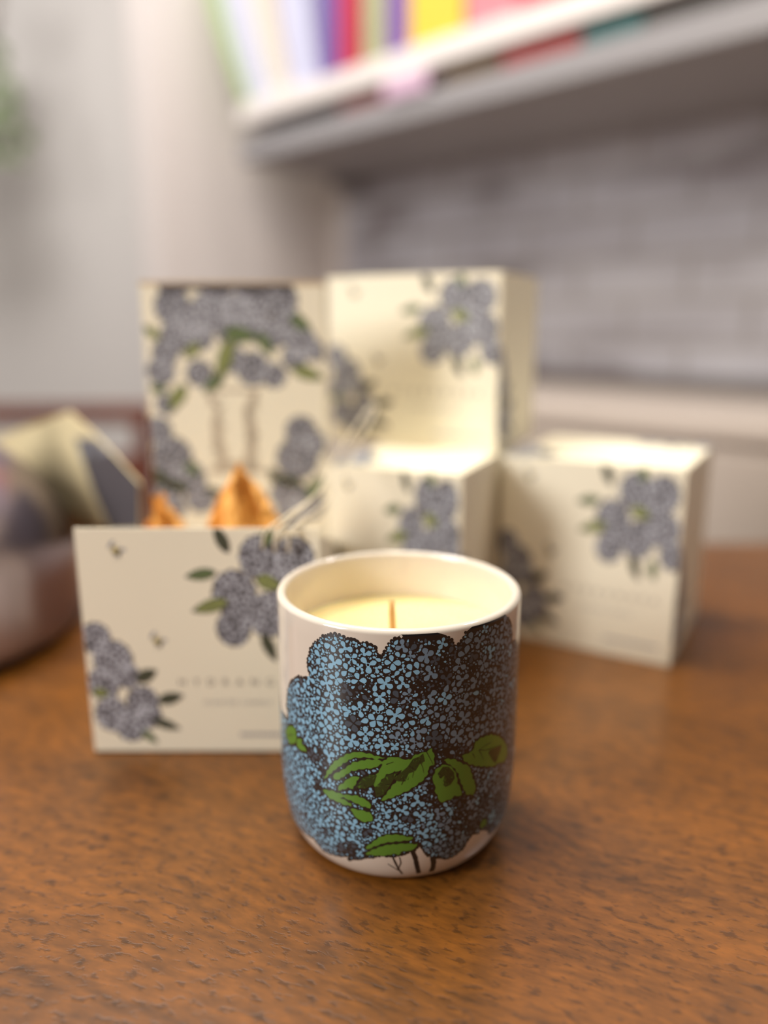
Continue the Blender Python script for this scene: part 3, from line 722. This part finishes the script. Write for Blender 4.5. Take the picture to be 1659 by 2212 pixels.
# ------------------------------------------------------------------ room: the back wall runs away to the left at 48.5 degrees
A = math.radians(45.3)
KX, KY = -.0945, 1.966                                 # inner corner of the two walls
DR = Vector((math.sin(A), -math.cos(A), 0))            # along the back wall, to the right
DE = Vector((-math.cos(A), -math.sin(A), 0))           # out of the back wall, into the room
ROT = math.atan2(DR.y, DR.x)
FLOOR = -.74
SB_TOP = .072
def room_box(name, x0, x1, y0, y1, z0, z1, key, parent=None, bevel=0):
    """box in the corner's own frame: x to the right along the back wall, y out of it into the room"""
    mb = MB(); mb.box((x0, -y1, z0), (x1, -y0, z1), key); o = mb.build(name, parent, bevel=bevel)
    if not parent: o.location = (KX, KY, 0); o.rotation_euler = (0, 0, ROT)
    return o

def make_room():
    tag(room_box('wall_back', .0, 2.6, -.14, 0, FLOOR, 1.75, 'brick'), kind='structure')
    tag(room_box('wall_back_recess', -.10, .0, -.14, -.04, FLOOR, 1.75, 'plaster_warm'), kind='structure')
    tag(room_box('wall_side', -.18, -.10, -.14, .44, FLOOR, 1.75, 'plaster_warm'), kind='structure')
    tag(room_box('shade_strip_1', .29, 2.6, .0, .012, SB_TOP, SB_TOP+.022, 'shade_strip'), kind='structure')  # added strip, stands in for the dark shade line along the wall base
    mb = MB(); mb.box((-2.6, 2.35, FLOOR), (.2, 2.45, 1.75), 'plaster'); o = mb.build('wall_left'); tag(o, kind='structure')
    mb = MB(); mb.box((-2.7, -1.6, FLOOR-.05), (2.3, 2.6, FLOOR), 'floorwood'); tag(mb.build('floor'), kind='structure')

def make_sideboard():
    # stands along the back wall behind the table
    root = empty('pale_sideboard', (KX, KY, FLOOR), ROT)
    tag(root, 'pale beige sideboard along the brick wall behind the right-hand gift box', 'cabinet')
    D = .42; top = SB_TOP-FLOOR
    mb = MB(); mb.box((.30, -D, .08), (2.1, -.003, top-.022), 'sideboard'); mb.build('cabinet_body', root, bevel=.002)
    mb = MB(); mb.box((.28, -D-.012, top-.022), (2.12, -.003, top), 'sideboard'); mb.build('worktop', root, bevel=.003)
    for k in range(4):
        x = .32+k*.445
        m = MB(); m.box((x, -D-.010, .10), (x+.43, -D, top-.034), 'sideboard'); dr = m.build('door', root, bevel=.002)
    m = MB(); m.box((.34, -D+.04, 0), (2.06, -.05, .08), 'sideboard'); m.build('plinth', root)
    return root

Z1, Z2, Z3, Z4 = .507, .545, .577, .614
SD = .3265
def make_shelf():
    root = empty('wall_shelf', (KX, KY, 0), ROT)
    tag(root, 'white double-decked wall shelf above the brick wall, filled with books', 'shelf')
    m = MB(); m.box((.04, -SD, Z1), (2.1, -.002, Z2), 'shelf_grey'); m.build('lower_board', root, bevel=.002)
    m = MB(); m.box((.04, -SD, Z3), (2.1, -.002, Z4), 'shelf_paint'); m.build('upper_board', root, bevel=.002)
    for x in (.56, 1.3):
        m = MB(); m.box((x, -.232, Z2), (x+.0, -.2, Z3), 'shelf_paint') if False else m.box((x, -.12, Z2), (x+.012, -.004, Z3), 'shelf_paint'); m.build('divider', root)
    m = MB(); m.box((.06, -.10, Z1-.025), (.075, -.002, Z1), 'shelf_grey'); m.build('bracket', root)
    return root

BOOKS_UP = [  # x, thickness, height, depth out, colour, lean, label
    (.052, .022, .34, .300, (172, 194, 140), 1, 'light green curved magazine leaning at the left end of the upper shelf', 'magazine'),
    (.078, .062, .36, .298, (206, 206, 222), .85, 'thick pale lilac-grey folder next to the green magazine', 'folder'),
    (.143, .030, .35, .296, (226, 220, 208), .7, 'off-white folder between two pale lilac folders', 'folder'),
    (.176, .022, .34, .294, (222, 208, 192), .6, 'thin cream booklet right of the off-white folder', 'booklet'),
    (.202, .076, .36, .296, (200, 200, 222), .4, 'pale lilac folder left of the purple book', 'folder'),
    (.288, .048, .30, .298, (112, 84, 152), .0, 'purple book left of the red book', 'book'),
    (.340, .052, .30, .300, (186, 52, 74), .0, 'red book between purple and olive books', 'book'),
    (.398, .052, .29, .298, (170, 170, 132), .0, 'pale olive book right of the red book', 'book'),
    (.454, .050, .30, .298, (128, 94, 160), .0, 'violet book left of the yellow book', 'book'),
    (.508, .110, .29, .300, (240, 198, 72), .0, 'thick yellow book on the upper shelf', 'book'),
    (.622, .092, .29, .298, (240, 136, 144), .0, 'pink book right of the yellow one', 'book'),
    (.718, .034, .29, .298, (226, 82, 98), .0, 'coral red book right of the pink one', 'book'),
]
BOOKS_LOW = [  # x, width, thickness, colour, label
    (.050, .28, .016, (70, 68, 70), 'dark grey book lying flat at the left between the shelf boards', .30),
    (.335, .122, .024, (118, 62, 58), 'maroon book lying flat left of the pink packet', .315),
    (.462, .095, .029, (214, 180, 202), 'pale pink packet lying in the gap between the boards', .334),
    (.575, .110, .027, (98, 78, 52), 'brown book lying flat right of the pink packet', .315),
    (.690, .130, .027, (150, 60, 58), 'brick red book lying flat in the middle of the gap', .315),
    (.825, .085, .028, (52, 96, 96), 'teal book lying flat near the right of the gap', .315),
    (.915, .24, .027, (66, 60, 56), 'charcoal book lying flat at the right of the gap', .315),
]
def make_books():
    for i, (x, t, h, d, c, lean, lab, cat) in enumerate(BOOKS_UP):
        key = 'bk%d' % i; M[key] = mat('cover_%s' % cat, c, .5, vary=.10)
        if 'pages' not in M: M['pages'] = mat('book_pages', (232, 226, 212), .8)
        name = cat if cat != 'book' else 'shelf_book'
        root = empty(name, (0, 0, 0)); root.location = Vector((KX, KY, Z4))+DR*x+DE*.02; root.rotation_euler = (0, 0, ROT)
        # cover bent a little towards the spine, built from slices up the height
        m = MB(); n = 8; vs = []
        for j in range(n+1):
            v = j/n; off = -lean*.135*(1-(1-v)**1.6)
            for (xx, yy) in ((0, 0), (t, 0), (t, -d), (0, -d)):
                vs.append((xx+off, yy, h*v))
        fs = [(3, 2, 1, 0), (4*n, 4*n+1, 4*n+2, 4*n+3)]
        for j in range(n):
            for k in range(4): fs.append((4*j+k, 4*j+(k+1) % 4, 4*j+4+(k+1) % 4, 4*j+4+k))
        m.add(vs, fs, key); m.build('cover', root)
        tag(root, lab, cat, 'things standing on the upper shelf')
    for i, (x, w, t, c, lab, d) in enumerate(BOOKS_LOW):
        key = 'lo%d' % i; M[key] = mat('flat_cover_%d' % i, c, .5, vary=.10)
        root = empty('flat_book' if 'packet' not in lab else 'paper_packet', Vector((KX, KY, Z2))+DR*x, ROT)
        m = MB(); m.box((0, -d, 0), (w, -d+.16, .003), key); m.box((0, -d, t-.003), (w, -d+.16, t), key); m.box((0, -d, .003), (w, -d+.003, t-.003), key); m.build('cover', root)
        if 'packet' not in lab:
            m = MB(); m.box((.003, -d+.004, .0035), (w-.003, -d+.157, t-.0035), 'pages'); m.build('pages', root)
        tag(root, lab, 'book' if 'packet' not in lab else 'packet', 'things lying between the shelf boards')

def make_plant():
    """trailing leaves at the far left edge"""
    M['foliage'] = mat('soft_foliage', (128, 142, 104), .6)
    root = empty('hanging_plant', (-.95, 2.0, .60))
    tag(root, 'blurred green plant hanging at the upper left edge, against the grey wall', 'plant')
    m = MB(); rnd = random.Random(3)
    for s in range(7):
        x0 = rnd.uniform(-.10, .05); p = [Vector((x0*.4, 0, .28)), Vector((x0, rnd.uniform(-.03, .03), .2)), Vector((x0+rnd.uniform(.0, .05), 0, .08)), Vector((x0+rnd.uniform(-.02, .03), 0, -.03))]
        sp = spline(p, 6); tube(m, sp, .002, 'foliage', 5)
        for q in sp[4:]:
            a = rnd.uniform(0, 2*PI); l = rnd.uniform(.03, .05); d = Vector((math.cos(a), math.sin(a)*.5, -.4)).normalized(); n = d.cross(Vector((0, 1, .2))).normalized()*l*.3
            m.add([q, q+d*l*.5+n, q+d*l, q+d*l*.5-n], [(0, 1, 2, 3)], 'foliage')
    m.build('foliage', root)
    pt = MB(); lathe(pt, [(.05, .26), (.07, .36), (.072, .37), (.066, .37), (.064, .35), (.0005, .34)], 32, 'plaster'); pt.build('pot', root, True)
    return root

# ------------------------------------------------------------------ light and camera
def area(name, loc, target, sx, sy, power, col):
    l = bpy.data.lights.new(name, 'AREA'); l.shape = 'RECTANGLE'; l.size = sx; l.size_y = sy; l.energy = power; l.color = col
    o = bpy.data.objects.new(name, l); COL.objects.link(o); o.location = loc
    o.rotation_euler = (Vector(target)-Vector(loc)).to_track_quat('-Z', 'Y').to_euler()
    return o

def world_nodes(nt, bg):
    """the unseen rest of the room: light walls and ceiling above, brown floor and furniture below"""
    tc = nt.nodes.new('ShaderNodeTexCoord'); sp = nt.nodes.new('ShaderNodeSeparateXYZ')
    nt.links.new(tc.outputs['Generated'], sp.inputs[0])
    r = ramp(nt, [(0, lin((52, 40, 32))), (.46, lin((66, 52, 42))), (.56, lin((216, 206, 200))), (1, lin((236, 228, 218)))])
    m = nt.nodes.new('ShaderNodeMath'); m.operation = 'MULTIPLY_ADD'; m.inputs[1].default_value = .5; m.inputs[2].default_value = .5
    nt.links.new(sp.outputs['Z'], m.inputs[0]); nt.links.new(m.outputs[0], r.inputs['Fac'])
    # the end of the room behind the viewer is dimmer than the end with the shelf
    y = nt.nodes.new('ShaderNodeMapRange'); y.inputs['From Min'].default_value = -.8; y.inputs['From Max'].default_value = .5
    y.inputs['To Min'].default_value = .42; y.inputs['To Max'].default_value = 1.1
    nt.links.new(sp.outputs['Y'], y.inputs['Value'])
    mx = nt.nodes.new('ShaderNodeVectorMath'); mx.operation = 'SCALE'
    nt.links.new(r.outputs['Color'], mx.inputs[0]); nt.links.new(y.outputs['Result'], mx.inputs['Scale'])
    nt.links.new(mx.outputs['Vector'], bg.inputs['Color'])

def main():
    build_materials()
    make_table()
    make_candle((.0051, .256, 0))
    make_open_carton()
    crumpled_sheet('kraft_tissue', (-.0672, .352, .055), .046, .062, .014, 'peaked orange tissue paper standing in the middle of the opened carton', 4)
    crumpled_sheet('kraft_tissue', (-.1085, .365, .050), .030, .050, .012, 'low orange tissue paper at the left inside the opened carton', 9)
    make_gift_bag()
    make_canister()
    make_carton('gift_carton', (.0387, .3745), math.radians(-22.7), .075, .115, .108, 'cream flower-printed box behind the cup, underneath the stacked box')
    make_carton('gift_carton', (.1547, .3858), math.radians(-30), .100, .092, .108, 'cream flower-printed box at right, standing nearest on bare table')
    make_carton('gift_carton', (.0645, .4398), math.radians(-26), .110, .076, .100, 'cream flower-printed box stacked on top of the other boxes', .1086)
    make_room(); make_sideboard(); make_shelf(); make_books(); make_chair(); make_plant()
    w = bpy.data.worlds.new('room_light'); SC.world = w; w.use_nodes = True
    bg = w.node_tree.nodes['Background']; bg.inputs['Color'].default_value = lin((226, 214, 206)); bg.inputs['Strength'].default_value = WORLD
    world_nodes(w.node_tree, bg)
    for a in LIGHTS: area(*a)
    c = bpy.data.cameras.new('camera'); cam = bpy.data.objects.new('camera', c); COL.objects.link(cam)
    cam.location = (0, 0, .1797); cam.rotation_euler = (math.radians(90-13.6), 0, 0)
    c.sensor_fit = 'VERTICAL'; c.sensor_height = 36; c.lens = 1660*36/2212
    c.clip_start = .01; c.clip_end = 50
    c.dof.use_dof = True; c.dof.focus_distance = .232; c.dof.aperture_fstop = FSTOP
    SC.camera = cam
    SC.view_settings.view_transform = 'Standard'; SC.view_settings.look = 'None'
    SC.view_settings.exposure = EXPOSURE; SC.view_settings.gamma = 1; SC.view_settings.use_curve_mapping = False
    SC.cycles.use_denoising = True
    SC.cycles.max_bounces = 8; SC.cycles.caustics_reflective = False; SC.cycles.caustics_refractive = False
    SC.cycles.sample_clamp_indirect = 4

WORLD = .55
EXPOSURE = 0.1
FSTOP = 2.5
LIGHTS = [
    ('pendant_lamp', (-.04, .33, 1.0), (.05, .36, 0), .28, .28, 5, (1, .88, .68)),
    ('wall_fill', (-.55, .85, 1.70), (-.35, 1.6, .25), .6, .6, 29, (1, .97, .95)),  # unseen fill, added to brighten the walls and shelf
    ('dome_highlight_fill', (.62, .66, 1.15), (-.2, .42, .1), .12, .12, 3.0, (1, .94, .90)),  # small unseen light, added for a highlight on the steel dome
    ('window_light', (-1.2, -.40, .75), (0, .35, .05), .45, .6, 19, (1, .97, .95)),
]
main()
